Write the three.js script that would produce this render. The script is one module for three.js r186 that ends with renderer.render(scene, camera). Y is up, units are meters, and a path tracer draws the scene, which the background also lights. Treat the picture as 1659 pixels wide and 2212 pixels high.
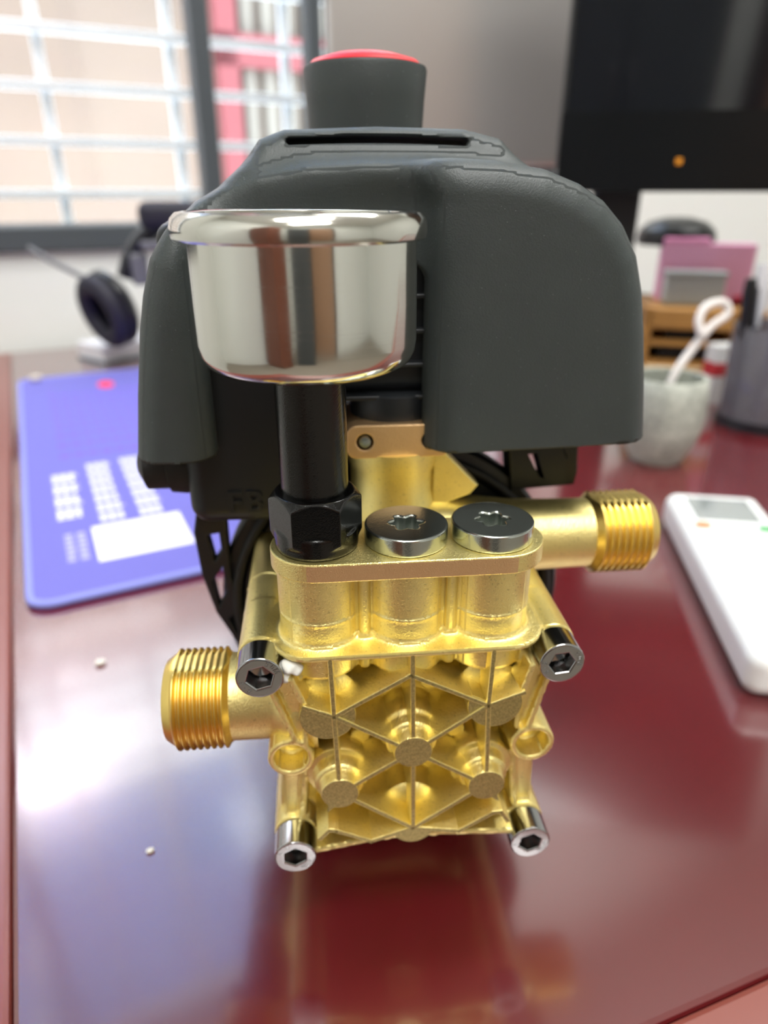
import * as THREE from 'three';
import { mergeGeometries, toCreasedNormals } from 'three/addons/utils/BufferGeometryUtils.js';
import { RoundedBoxGeometry } from 'three/addons/geometries/RoundedBoxGeometry.js';
import { TextGeometry } from 'three/addons/geometries/TextGeometry.js';
import { FontLoader } from 'three/addons/loaders/FontLoader.js';
import { RectAreaLightUniformsLib } from 'three/addons/lights/RectAreaLightUniformsLib.js';

RectAreaLightUniformsLib.init();
const scene = new THREE.Scene();
const renderer = new THREE.WebGLRenderer({ antialias: true });
renderer.toneMapping = THREE.LinearToneMapping;
renderer.toneMappingExposure = 1.0;
renderer.shadowMap.enabled = true;
// ---------------------------------------------------------------- camera, sky, light
const camera = new THREE.PerspectiveCamera(2 * Math.atan(1106 / 1480) * 180 / Math.PI, 1659 / 2212, 0.01, 60);
camera.position.set(0, 0.165, 0);
camera.rotation.set(-24.9 * Math.PI / 180, 0, 0);
camera.focus = 0.1195;
camera.userData.fStop = 11;
const SKY = 6.5;
scene.background = new THREE.Color().setRGB(0.86, 0.94, 1.0).multiplyScalar(SKY);
const LAMP = 24;

// ---------------------------------------------------------------- frames of reference
// the desk, the wall with the window and the room share one direction; the pump is turned against them
const DESK_TURN = 0.4585;
const dr = new THREE.Vector3(Math.cos(DESK_TURN), 0, -Math.sin(DESK_TURN));
const dd = new THREE.Vector3(-Math.sin(DESK_TURN), 0, -Math.cos(DESK_TURN));
const CORNER = new THREE.Vector3(-0.0537, 0, -0.0323);          // near left corner of the desk top
const onDesk = (r, y, d) => CORNER.clone().addScaledVector(dr, r).addScaledVector(dd, d).setY(y);

// ---------------------------------------------------------------- small helpers
let seed = 11;
const rnd = () => { seed = (seed * 1664525 + 1013904223) >>> 0; return seed / 4294967296; };
const used = new Map();
function numbered(name) { const n = used.get(name) ?? 0; used.set(name, n + 1); return n ? name + '_' + String(n).padStart(3, '0') : name; }
function shade(o) { o.castShadow = true; o.receiveShadow = true; return o; }
function part(name, geo, mat, parent, label) {
  const m = shade(new THREE.Mesh(geo, mat)); m.name = name; if (label) m.userData.label = label; parent.add(m); return m;
}
function thing(name, label, category, pos, turn = 0, group) {
  const g = new THREE.Group(); g.name = numbered(name); g.userData = { label, category }; if (group) g.userData.group = group;
  g.position.copy(pos); g.rotation.y = turn; scene.add(g); return g;
}
function solo(name, geo, mat, label, category, pos, turn = 0, group) {
  const m = shade(new THREE.Mesh(geo, mat)); m.name = numbered(name); m.userData = { label, category }; if (group) m.userData.group = group;
  if (pos) m.position.copy(pos); m.rotation.y = turn; scene.add(m); return m;
}
function struct(name, geo, mat, pos, turn = 0) {
  const m = shade(new THREE.Mesh(geo, mat)); m.name = name; m.userData.kind = 'structure'; m.position.copy(pos); m.rotation.y = turn; scene.add(m); return m;
}
// triangles that face the front are ground flat (rib and boss colour also holds a dim reflection), the others are as cast: two materials on one mesh
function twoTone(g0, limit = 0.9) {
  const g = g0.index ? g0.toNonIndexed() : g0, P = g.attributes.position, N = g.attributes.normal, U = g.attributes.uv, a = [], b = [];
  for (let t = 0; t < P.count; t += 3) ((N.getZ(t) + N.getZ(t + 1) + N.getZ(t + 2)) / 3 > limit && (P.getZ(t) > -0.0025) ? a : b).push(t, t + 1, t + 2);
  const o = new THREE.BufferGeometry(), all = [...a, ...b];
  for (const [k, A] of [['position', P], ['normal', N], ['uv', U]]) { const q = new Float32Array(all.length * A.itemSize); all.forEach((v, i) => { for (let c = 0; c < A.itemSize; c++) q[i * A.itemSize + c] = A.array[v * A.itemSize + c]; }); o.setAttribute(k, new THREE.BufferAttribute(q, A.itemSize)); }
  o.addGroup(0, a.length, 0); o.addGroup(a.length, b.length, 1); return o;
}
const V2 = (x, y) => new THREE.Vector2(x, y), V3 = (x, y, z) => new THREE.Vector3(x, y, z);
const merge = (list) => mergeGeometries(list.map((g) => { const q = g.index ? g.toNonIndexed() : g; if (!q.attributes.uv) q.setAttribute('uv', new THREE.BufferAttribute(new Float32Array(q.attributes.position.count * 2), 2)); for (const k of Object.keys(q.attributes)) if (!['position', 'normal', 'uv'].includes(k)) q.deleteAttribute(k); return q; }));
const box = (w, h, d, x = 0, y = 0, z = 0, r = 0) => (r ? new RoundedBoxGeometry(w, h, d, 3, r) : new THREE.BoxGeometry(w, h, d)).translate(x, y, z);
const lathe = (pts, n = 64) => toCreasedNormals(new THREE.LatheGeometry(pts.map((p) => V2(Math.max(p[0], 0), p[1])), n), 0.6);
const tube = (pts, r, n = 40, m = 12) => new THREE.TubeGeometry(new THREE.CatmullRomCurve3(pts), n, r, m);
const poly = (pts) => new THREE.Shape(pts.map((p) => V2(p[0], p[1])));
const extrude = (shape, depth, bevel = 0, seg = 2, cs = 24) => new THREE.ExtrudeGeometry(shape, { depth: depth - 2 * bevel, bevelEnabled: bevel > 0, bevelSize: bevel, bevelThickness: bevel, bevelOffset: -bevel, bevelSegments: seg, curveSegments: cs }).translate(0, 0, bevel);

// ---------------------------------------------------------------- procedural textures
function noise2(n, cells, octaves, s) {
  const out = new Float32Array(n * n); let amp = 1, tot = 0;
  for (let o = 0; o < octaves; o++) {
    const c = cells << o, g = new Float32Array(c * c); let q = s * 7919 + o * 104729 + 1;
    for (let i = 0; i < c * c; i++) { q = (q * 1664525 + 1013904223) >>> 0; g[i] = q / 4294967296; }
    for (let y = 0; y < n; y++) for (let x = 0; x < n; x++) {
      const fx = x / n * c, fy = y / n * c, ix = Math.floor(fx), iy = Math.floor(fy); let u = fx - ix, v = fy - iy; u = u * u * (3 - 2 * u); v = v * v * (3 - 2 * v);
      const at = (a, b) => g[(b % c) * c + (a % c)];
      out[y * n + x] += amp * ((at(ix, iy) * (1 - u) + at(ix + 1, iy) * u) * (1 - v) + (at(ix, iy + 1) * (1 - u) + at(ix + 1, iy + 1) * u) * v);
    }
    tot += amp; amp *= 0.55;
  }
  for (let i = 0; i < out.length; i++) out[i] /= tot;
  return out;
}
function texture(n, fn, srgb, rep = 1) {
  const data = new Uint8Array(n * n * 4);
  for (let i = 0; i < n * n; i++) { const c = fn(i % n, Math.floor(i / n), i); for (let k = 0; k < 3; k++) data[i * 4 + k] = Math.max(0, Math.min(255, Math.round(c[k] * 255))); data[i * 4 + 3] = 255; }
  const t = new THREE.DataTexture(data, n, n); t.wrapS = t.wrapT = THREE.RepeatWrapping; t.magFilter = THREE.LinearFilter; t.minFilter = THREE.LinearMipmapLinearFilter; t.generateMipmaps = true;
  if (srgb) t.colorSpace = THREE.SRGBColorSpace; t.repeat.set(rep, rep); t.needsUpdate = true; return t;
}
const nz = noise2(512, 64, 3, 3), nzSoft = noise2(512, 8, 4, 5), nzFine = noise2(512, 128, 2, 9);
const gray = (f) => (x, y, i) => { const v = f(x, y, i); return [v, v, v]; };
const castGrain = texture(512, gray((x, y, i) => nzFine[i]), false, 1 / 0.024);       // uv in metres
const fineGrain = texture(512, gray((x, y, i) => nzFine[i]), false, 1 / 0.03);
const brassTone = texture(512, (x, y, i) => { const v = 0.95 + 0.07 * nzSoft[i]; const s = nzFine[i] < 0.2 ? 0.85 : 1; return [0.99 * v * s, 0.92 * v * s, 0.62 * v * s]; }, true, 1 / 0.045);
const brassGroundDimTone = texture(512, (x, y, i) => { const v = 0.7 + 0.3 * nz[i]; return [0.84 * v, 0.8 * v, 0.53 * v]; }, true, 1 / 0.02);  // ground finish, with the dim room it mirrors put into a darker tone
const steelRough = texture(512, gray((x, y, i) => { const streak = nzFine[((y * 37) % 512) * 512 + (x >> 4)]; return 0.16 + 0.14 * nzSoft[i] + 0.1 * (streak > 0.72 ? 1 : 0); }), false, 1);
const wallTone = texture(256, (x, y, i) => { const v = 0.96 + 0.04 * nzSoft[(y * 2) * 512 + x * 2]; return [0.95 * v, 0.96 * v, 0.945 * v]; }, true, 0.5);
const lacquer = texture(512, (x, y, i) => { const v = 0.85 + 0.3 * (nzSoft[(y) * 512 + (x >> 3)] - 0.5) + 0.06 * (nz[i] - 0.5); return [0.43 * v, 0.08 * v, 0.11 * v]; }, true, 1);
const lacquerRough = texture(512, gray((x, y, i) => 0.55 + 0.4 * nzSoft[i]), false, 3);
const stoneTone = texture(256, (x, y, i) => { const a = nzSoft[(y * 2) * 512 + x * 2], b = nz[(y * 2) * 512 + x * 2]; const v = 0.52 + 0.34 * a + 0.2 * (b - 0.5); return [v, v * 1.02, v * 0.96]; }, true, 1);
const plaster = texture(256, (x, y, i) => { const v = 0.72 + 0.3 * nzSoft[(y * 2) * 512 + x * 2]; return [0.59 * v, 0.52 * v, 0.47 * v]; }, true, 0.4);
const woodTone = texture(256, (x, y, i) => { const v = 0.8 + 0.35 * (nzSoft[y * 512 + (x >> 3)] - 0.5); return [0.97 * v, 0.71 * v, 0.38 * v]; }, true, 4);

const hoodTone = texture(512, (x, y, i) => { const g = nzSoft[i], q = rnd(), w = q > 0.9997 ? 0.35 : q > 0.9992 ? 0.08 : 0; return [0.205 + 0.02 * g + w, 0.228 + 0.02 * g + w, 0.225 + 0.02 * g + w]; }, true, 1 / 0.06);
// ---------------------------------------------------------------- materials
const std = (color, roughness, metalness = 0, extra = {}) => new THREE.MeshPhysicalMaterial({ color, roughness, metalness, ...extra });
const M = {
  brass: std('#ffffff', 0.4, 1, { map: brassTone, bumpMap: castGrain, bumpScale: 0.00006 }),
  brassGroundDim: std('#ffffff', 0.46, 1, { map: brassGroundDimTone, bumpMap: castGrain, bumpScale: 0.00005 }),
  brassPlate: std('#e8c393', 0.48, 1, { bumpMap: castGrain, bumpScale: 0.00006 }),
  brassTurned: std('#f0d27a', 0.34, 1),
  steel: std('#d2d0c8', 0.5, 1, { roughnessMap: steelRough }),
  chrome: std('#a6a6a6', 0.16, 1),
  zinc: std('#b9beb8', 0.2, 1, { bumpMap: fineGrain, bumpScale: 0.00001 }),
  darkSteel: std('#26282a', 0.25, 1),
  blackPaint: std('#030303', 0.2, 0, { bumpMap: castGrain, bumpScale: 0.00002 }),
  hood: std('#ffffff', 0.5, 0, { map: hoodTone, bumpMap: fineGrain, bumpScale: 0.00004 }),
  blackPlastic: std('#14171a', 0.45),
  blackRubber: std('#101111', 0.6),
  redPlastic: std('#d8141f', 0.4),
  orange: std('#c8431c', 0.5),
  lacquer: std('#ffffff', 0.3, 0, { map: lacquer, roughness: 0.18, ior: 2.0, clearcoat: 1, clearcoatRoughness: 0.09 }),
  edgeWood: std('#7e3c31', 0.3, 0, { clearcoat: 0.4, clearcoatRoughness: 0.3 }),
  deskDark: std('#3c0a0e', 0.4),
  wall: std('#ffffff', 0.9, 0, { map: wallTone }),
  ceiling: std('#f2f1ea', 0.9),
  floor: std('#8d8478', 0.5),
  frame: std('#4a5054', 0.5),
  galv: std('#e3e8ea', 0.4, 0.2),
  pane: new THREE.MeshPhysicalMaterial({ color: '#ffffff', transmission: 1, roughness: 0.0, thickness: 0, ior: 1.5 }),
  white: std('#e9ebea', 0.4), whiteGloss: std('#eef0ee', 0.28),
  doorWood: std('#a98468', 0.45),
};
const font = await new FontLoader().loadAsync('fonts/droid/droid_sans_bold.typeface.json');
const text = (s, size, depth) => { const g = new TextGeometry(s, { font, size, depth, curveSegments: 4, bevelEnabled: false }); g.computeBoundingBox(); const b = g.boundingBox; return g.translate(-(b.max.x + b.min.x) / 2, -(b.max.y + b.min.y) / 2, 0); };

// ---------------------------------------------------------------- signed distance fields and their mesher (millimetres)
const hyp = Math.hypot, mx = Math.max, mn = Math.min, ab = Math.abs;
const smin = (a, b, k) => { const h = mx(k - ab(a - b), 0) / k; return mn(a, b) - h * h * k * 0.25; };
const smax = (a, b, k) => -smin(-a, -b, k);
const sBox = (x, y, z, cx, cy, cz, hx, hy, hz, r = 0) => { const qx = ab(x - cx) - hx + r, qy = ab(y - cy) - hy + r, qz = ab(z - cz) - hz + r; return hyp(mx(qx, 0), mx(qy, 0), mx(qz, 0)) + mn(mx(qx, qy, qz), 0) - r; };
const sCyl = (u, v, w, r, lo, hi, e = 0.4) => { const dx = hyp(u, v) - r + e, dy = ab(w - (lo + hi) / 2) - (hi - lo) / 2 + e; return mn(mx(dx, dy), 0) + hyp(mx(dx, 0), mx(dy, 0)) - e; };
const ext = (d2, w, lo, hi, e = 0.4) => { const dx = d2 + e, dy = ab(w - (lo + hi) / 2) - (hi - lo) / 2 + e; return mn(mx(dx, dy), 0) + hyp(mx(dx, 0), mx(dy, 0)) - e; };
const seg2 = (x, y, ax, ay, bx, by) => { const px = x - ax, py = y - ay, dx = bx - ax, dy = by - ay, t = mx(0, mn(1, (px * dx + py * dy) / (dx * dx + dy * dy))); return hyp(px - dx * t, py - dy * t); };
const poly2 = (x, y, P) => {
  let d = 1e9, s = 1;
  for (let i = 0, j = P.length - 1; i < P.length; j = i++) {
    const [ax, ay] = P[i], [bx, by] = P[j], ex = bx - ax, ey = by - ay, wx = x - ax, wy = y - ay, t = mx(0, mn(1, (wx * ex + wy * ey) / (ex * ex + ey * ey)));
    const qx = wx - ex * t, qy = wy - ey * t; d = mn(d, qx * qx + qy * qy);
    const c1 = y >= ay, c2 = y < by, c3 = ex * wy > ey * wx; if ((c1 && c2 && c3) || (!c1 && !c2 && !c3)) s = -s;
  }
  return s * Math.sqrt(d);
};
function surface(f, lo, hi, h, lift = true) {
  const n = [0, 1, 2].map((k) => Math.ceil((hi[k] - lo[k]) / h) + 1), [nx, ny, nzz] = n, F = new Float32Array(nx * ny * nzz);
  const B = 5, far = (B / 2) * h * 1.7321 * 1.35 + h;      // blocks far from the surface keep one value
  for (let k0 = 0; k0 < nzz; k0 += B) for (let j0 = 0; j0 < ny; j0 += B) for (let l0 = 0; l0 < nx; l0 += B) {
    const c = f(lo[0] + (l0 + (B - 1) / 2) * h, lo[1] + (j0 + (B - 1) / 2) * h, lo[2] + (k0 + (B - 1) / 2) * h), skip = ab(c) > far;
    for (let k = k0; k < mn(k0 + B, nzz); k++) for (let j = j0; j < mn(j0 + B, ny); j++) for (let l = l0; l < mn(l0 + B, nx); l++) F[l + j * nx + k * nx * ny] = skip ? c : f(lo[0] + l * h, lo[1] + j * h, lo[2] + k * h);
  }
  const id = new Int32Array(nx * ny * nzz).fill(-1), P = [], I = [], sx = 1, sy = nx, sz = nx * ny;
  const corner = [0, sx, sy, sx + sy, sz, sx + sz, sy + sz, sx + sy + sz], E = [[0, 1], [2, 3], [4, 5], [6, 7], [0, 2], [1, 3], [4, 6], [5, 7], [0, 4], [1, 5], [2, 6], [3, 7]];
  for (let k = 0; k < nzz - 1; k++) for (let j = 0; j < ny - 1; j++) for (let l = 0; l < nx - 1; l++) {
    const b = l + j * sy + k * sz; let m = 0; for (let c = 0; c < 8; c++) if (F[b + corner[c]] < 0) m |= 1 << c;
    if (m === 0 || m === 255) continue;
    let x = 0, y = 0, z = 0, q = 0;
    for (const [p, r] of E) { if (((m >> p) & 1) === ((m >> r) & 1)) continue; const a = F[b + corner[p]], c = F[b + corner[r]], t = a / (a - c); x += (p & 1) + t * ((r & 1) - (p & 1)); y += ((p >> 1) & 1) + t * (((r >> 1) & 1) - ((p >> 1) & 1)); z += (p >> 2) + t * ((r >> 2) - (p >> 2)); q++; }
    id[b] = P.length / 3; P.push(lo[0] + (l + x / q) * h, lo[1] + (j + y / q) * h, lo[2] + (k + z / q) * h);
  }
  const quad = (a, b, c, d, flip) => { if (a < 0 || b < 0 || c < 0 || d < 0) return; flip ? I.push(a, c, b, a, d, c) : I.push(a, b, c, a, c, d); };
  for (let k = 1; k < nzz - 1; k++) for (let j = 1; j < ny - 1; j++) for (let l = 1; l < nx - 1; l++) {
    const b = l + j * sy + k * sz, s = F[b] < 0;
    if (s !== F[b + sx] < 0) quad(id[b - sy - sz], id[b - sz], id[b], id[b - sy], !s);
    if (s !== F[b + sy] < 0) quad(id[b - sx - sz], id[b - sx], id[b], id[b - sz], !s);
    if (s !== F[b + sz] < 0) quad(id[b - sx - sy], id[b - sy], id[b], id[b - sx], !s);
  }
  const N = new Float32Array(P.length), U = new Float32Array(P.length / 3 * 2), e = h * 0.35;
  for (let i = 0; i < P.length; i += 3) {
    let [x, y, z] = [P[i], P[i + 1], P[i + 2]], gx, gy, gz;
    for (let it = 0; it < 2; it++) {
      gx = f(x + e, y, z) - f(x - e, y, z); gy = f(x, y + e, z) - f(x, y - e, z); gz = f(x, y, z + e) - f(x, y, z - e);
      const g = hyp(gx, gy, gz) || 1; gx /= g; gy /= g; gz /= g;
      if (it === 0) { const d = mx(-h * 0.5, mn(h * 0.5, f(x, y, z))); x -= gx * d; y -= gy * d; z -= gz * d; }
    }
    P[i] = x; P[i + 1] = y; P[i + 2] = z; N[i] = gx; N[i + 1] = gy; N[i + 2] = gz;
    const nX = ab(gx), nY = ab(gy), nZ = ab(gz); U[i / 3 * 2] = (nX > nY && nX > nZ ? z : x) / 1000; U[i / 3 * 2 + 1] = (nY >= nX && nY > nZ ? z : y) / 1000;
  }
  const g = new THREE.BufferGeometry();
  g.setAttribute('position', new THREE.BufferAttribute(new Float32Array(P), 3)); g.setAttribute('normal', new THREE.BufferAttribute(N, 3)); g.setAttribute('uv', new THREE.BufferAttribute(U, 2)); g.setIndex(I);
  return g;
}
// pump millimetres -> metres above the desk; uv in metres for everything turned or extruded
const LIFT = 67.5;
function mm(g, uv = true) {
  g.translate(0, LIFT, 0).scale(0.001, 0.001, 0.001);
  if (uv === 'dom') { const p = g.attributes.position, n = g.attributes.normal, u = new Float32Array(p.count * 2); for (let i = 0; i < p.count; i++) { const a = Math.abs(n.getX(i)), b = Math.abs(n.getY(i)), c = Math.abs(n.getZ(i)); u[2 * i] = a > b && a > c ? p.getZ(i) : p.getX(i); u[2 * i + 1] = b >= a && b > c ? p.getZ(i) : p.getY(i); } g.setAttribute('uv', new THREE.BufferAttribute(u, 2)); }
  else if (uv) { const p = g.attributes.position, u = new Float32Array(p.count * 2); for (let i = 0; i < p.count; i++) { u[2 * i] = p.getX(i) + 0.5 * p.getZ(i); u[2 * i + 1] = p.getY(i) + 0.8 * p.getZ(i); } g.setAttribute('uv', new THREE.BufferAttribute(u, 2)); }
  return g;
}
// a lathe in pump space whose axis runs towards the viewer (z), sideways (x) or up (y)
const latheZ = (pts, x, y, n = 48) => lathe(pts, n).rotateX(Math.PI / 2).translate(x, y, 0);
const latheX = (pts, y, z, n = 96) => lathe(pts, n).rotateZ(-Math.PI / 2).translate(0, y, z);
const latheY = (pts, x, z, n = 72) => lathe(pts, n).translate(x, 0, z);

// ================================================================ the room
const WALL_D = 0.86, UP = 1.95, DOWN = -0.75;
const R0 = -1.5, R1 = 2.7, D0 = -2.6;
struct('floor', box(R1 - R0 + 0.4, 0.1, WALL_D - D0 + 0.4), M.floor, onDesk((R0 + R1) / 2, DOWN - 0.05, (WALL_D + D0) / 2), DESK_TURN);
struct('ceiling', box(R1 - R0 + 0.4, 0.1, WALL_D - D0 + 0.4), M.ceiling, onDesk((R0 + R1) / 2, UP + 0.05, (WALL_D + D0) / 2), DESK_TURN);
struct('wall_left', box(0.12, UP - DOWN, WALL_D - D0), M.wall, onDesk(R0 - 0.06, (UP + DOWN) / 2, (WALL_D + D0) / 2), DESK_TURN);
struct('wall_right', box(0.12, UP - DOWN, WALL_D - D0), M.wall, onDesk(R1 + 0.06, (UP + DOWN) / 2, (WALL_D + D0) / 2), DESK_TURN);
struct('wall_back', box(R1 - R0, UP - DOWN, 0.12), M.wall, onDesk((R0 + R1) / 2, (UP + DOWN) / 2, D0 - 0.06), DESK_TURN);
// wall with the window: one slab with an opening
const WIN = { r0: -0.55, r1: 0.78, y0: 0.106, y1: 1.45 };
{
  const s = poly([[R0, DOWN], [R1, DOWN], [R1, UP], [R0, UP]]);
  s.holes.push(new THREE.Path([[WIN.r0, WIN.y0], [WIN.r0, WIN.y1], [WIN.r1, WIN.y1], [WIN.r1, WIN.y0]].map((p) => V2(...p))));
  struct('wall_front', new THREE.ExtrudeGeometry(s, { depth: 0.14, bevelEnabled: false }).translate(0, 0, -0.14), M.wall, onDesk(0, 0, WALL_D), DESK_TURN);
  const win = new THREE.Group(); win.name = 'window_1'; win.userData.kind = 'structure'; win.position.copy(onDesk(0, 0, WALL_D)); win.rotation.y = DESK_TURN; scene.add(win);
  const { r0, r1, y0, y1 } = WIN, zf = 0.0;
  part('window_sill', box(r1 - r0 + 0.02, 0.027, 0.1, (r0 + r1) / 2, y0 + 0.0135, -0.04, 0.003), M.frame, win);
  part('window_frame', box(r1 - r0, 0.03, 0.06, (r0 + r1) / 2, y1 - 0.015, -0.04), M.frame, win);
  part('window_frame', box(0.03, y1 - y0, 0.06, r0 + 0.015, (y0 + y1) / 2, -0.04), M.frame, win);
  part('window_frame', box(0.03, y1 - y0, 0.06, r1 - 0.015, (y0 + y1) / 2, -0.04), M.frame, win);
  part('mullion', box(0.021, y1 - y0 - 0.04, 0.035, 0.257, (y0 + y1) / 2, -0.02 + zf, 0.002), M.frame, win);
  part('mullion', box(0.017, y1 - y0 - 0.04, 0.03, 0.4075, (y0 + y1) / 2, -0.05, 0.002), M.frame, win);
  part('mullion', box(0.021, y1 - y0 - 0.04, 0.035, -0.15, (y0 + y1) / 2, -0.05, 0.002), M.frame, win);
  for (const [a, b] of [[r0 + 0.03, -0.16], [-0.14, 0.2475], [0.2665, 0.399], [0.416, r1 - 0.03]]) part('pane', box(b - a, y1 - y0 - 0.057, 0.003, (a + b) / 2, (y0 + y1) / 2 - 0.002, -0.045), M.pane, win);
}
{ // security grille just outside the glass
  const g = thing('window_grille', 'silvery metal security grille of flat bars outside the window', 'grille', onDesk(0, 0, WALL_D + 0.105), DESK_TURN);
  for (let k = 0; k < 22; k++) part('horizontal_bar', box(WIN.r1 - WIN.r0 + 0.1, 0.0105, 0.012, (WIN.r0 + WIN.r1) / 2, 0.165 - 0.0575 + k * 0.0575, 0, 0.002), M.galv, g);
  for (let k = -4; k < 6; k++) part('vertical_bar', box(0.012, WIN.y1 - WIN.y0 + 0.1, 0.011, 0.093 + k * 0.151, (WIN.y0 + WIN.y1) / 2, -0.014, 0.002), M.galv, g);
}
{ // the house across the lane
  const D = 3.4, W = thing('house', 'pale peach plastered house across the lane with a red framed gate', 'house', onDesk(0, DOWN, D), DESK_TURN);
  part('wall', box(7, 2.7, 0.2, -0.2, 1.35, -0.1), std('#ffffff', 0.9, 0, { map: plaster }), W);
  part('roof_edge', box(7.2, 0.1, 0.4, -0.2, 2.75, 0.05, 0.02), std('#b9aba0', 0.8), W);
  const gate = new THREE.Group(); gate.name = 'gate'; W.add(gate);
  const red = std('#84454a', 0.6), slat = std('#837f77', 0.6);
  const x0 = 0.92, x1 = 2.3;
  part('gate_frame', merge([box(0.09, 2.5, 0.08, x0 + 0.045, 1.25, 0.04), box(0.11, 2.5, 0.08, x1, 1.25, 0.04), box(x1 - x0, 0.12, 0.08, (x0 + x1) / 2, 1.47, 0.04), box(x1 - x0, 0.12, 0.08, (x0 + x1) / 2, 2.5, 0.04), box(x1 - x0, 0.12, 0.08, (x0 + x1) / 2, 0.06, 0.04)]), red, gate);
  for (let k = 0; k < 13; k++) part('slat', box(0.055, 2.4, 0.03, x0 + 0.15 + k * 0.09, 1.25, 0.02), slat, gate);
}
{ // blue rain canopy above the window, outside
  const c = thing('rain_canopy', 'translucent blue corrugated rain canopy fixed outside above the window', 'canopy', onDesk(0, 1.5, WALL_D + 0.14), DESK_TURN);
  const sh = std('#93c4f0', 0.6, 0, { transmission: 0.85, thickness: 0 });
  for (let k = 0; k < 3; k++) part('sheet', box(0.58, 0.004, 0.7, -0.55 + k * 0.6, 0.0, -0.34).rotateX(-0.0), sh, c);
  for (const x of [-0.8, 0.1, 0.9]) part('bracket', box(0.02, 0.03, 0.7, x, -0.02, -0.34), M.galv, c);
}
{ // door behind the camera; the cabinets next are added for the gauge reflection
  const d = new THREE.Group(); d.name = 'door_1'; d.userData.kind = 'structure'; d.position.copy(onDesk(-0.05, DOWN, D0 + 0.02)); d.rotation.y = DESK_TURN; scene.add(d);
  part('door_frame', merge([box(0.08, 2.12, 0.1, -0.49, 1.06, 0), box(0.08, 2.12, 0.1, 0.49, 1.06, 0), box(1.06, 0.08, 0.1, 0, 2.1, 0)]), std('#3a2a22', 0.4), d);
  part('door_panel', box(0.9, 2.05, 0.045, 0, 1.03, 0, 0.004), M.doorWood, d);
  part('door_handle', tube([V3(0.36, 1, 0.02), V3(0.36, 1, 0.06), V3(0.3, 1, 0.065), V3(0.24, 1, 0.065)], 0.009), M.chrome, d);
}
{  // unseen cabinets, added so the gauge case mirrors brown and grey stripes
  const a = thing('added_cabinet', 'added unseen brown wooden cupboard behind the camera, for a stripe mirrored in the gauge case', 'added_cabinet', V3(-0.62, DOWN, 1.25), 0.45), b = thing('added_cabinet', 'added unseen grey metal cupboard behind the camera, for a stripe mirrored in the gauge case', 'added_cabinet', V3(0.12, DOWN, 1.62), 0.1);
  for (const [t, w, h, m] of [[a, 0.62, 1.7, std('#7d4a38', 0.5)], [b, 0.5, 1.6, std('#4d5152', 0.5)]]) {
    part('carcass', box(w, h, 0.36, 0, h / 2, 0, 0.004), m, t);
    for (const q of [-1, 1]) { const d = part('door', box(w / 2 - 0.006, h - 0.06, 0.018, q * w / 4, h / 2, -0.19, 0.003), m, t); part('handle', tube([V3(q * 0.03, h * 0.55, -0.2), V3(q * 0.03, h * 0.55, -0.225), V3(q * 0.03, h * 0.48, -0.225), V3(q * 0.03, h * 0.48, -0.2)], 0.004, 24, 8), M.chrome, d); }
  }
}
function ceilingLight(r, d, label) {
  const p = onDesk(r, UP - 0.001, d), t = thing('ceiling_light', label, 'lamp', p, DESK_TURN);
  part('housing', box(1.22, 0.04, 0.32, 0, -0.02, 0, 0.006), M.white, t);
  part('diffuser', box(1.16, 0.008, 0.26, 0, -0.044, 0, 0.002), new THREE.MeshStandardMaterial({ color: '#ffffff', emissive: '#f8faff', emissiveIntensity: 4 }), t);
  const l = new THREE.RectAreaLight('#fffefa', LAMP, 1.16, 0.26); l.position.set(0, -0.052, 0); l.rotation.x = -Math.PI / 2; t.add(l);
}
ceilingLight(-0.2, -1.5, 'long white ceiling light panel over the far end of the room');
ceilingLight(-0.1, -0.6, 'long white ceiling light panel over the space before the desk');
ceilingLight(0.9, 0.05, 'long white ceiling light panel above the right part of the desk');

// ================================================================ the desk
{
  const W = 1.75, Dp = 0.845, t = thing('desk', 'dark red lacquered desk with a rounded edge moulding', 'desk', onDesk(0, 0, 0), DESK_TURN);
  const bow = (r) => 0.083 * ((r - 0.85) ** 2 - 0.72 ** 2), front = []; for (let k = 0; k <= 60; k++) front.push([W * k / 60, bow(W * k / 60)]);
  const plan = (pts) => { const g = extrude(poly(pts), 0.03, 0.0015, 2).rotateX(-Math.PI / 2).translate(0, -0.03, 0), p = g.attributes.position, u = g.attributes.uv; for (let i = 0; i < p.count; i++) u.setXY(i, p.getX(i), p.getZ(i)); return g; };
  part('desk_top', plan([...front, [W, Dp], [0, Dp]]), M.lacquer, t);
  part('edge_moulding', plan([[-0.036, bow(0) - 0.036], [-0.0002, bow(0) - 0.036], [-0.0002, Dp], [-0.036, Dp]]), M.edgeWood, t, 'lighter reddish wood edge strip');
  part('edge_moulding', plan([...front.map(([a, b]) => [a, b - 0.0002]), ...front.slice().reverse().map(([a, b]) => [a, b - 0.036])]), M.edgeWood, t, 'lighter reddish wood edge strip');
  part('side_panel', box(0.03, 0.715, Dp - 0.1, 0.06, -0.39, -Dp / 2), M.deskDark, t);
  part('side_panel', box(0.03, 0.715, Dp - 0.1, W - 0.06, -0.39, -Dp / 2), M.deskDark, t);
  part('back_panel', box(W - 0.15, 0.5, 0.02, W / 2, -0.28, -Dp + 0.08), M.deskDark, t);
}

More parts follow.
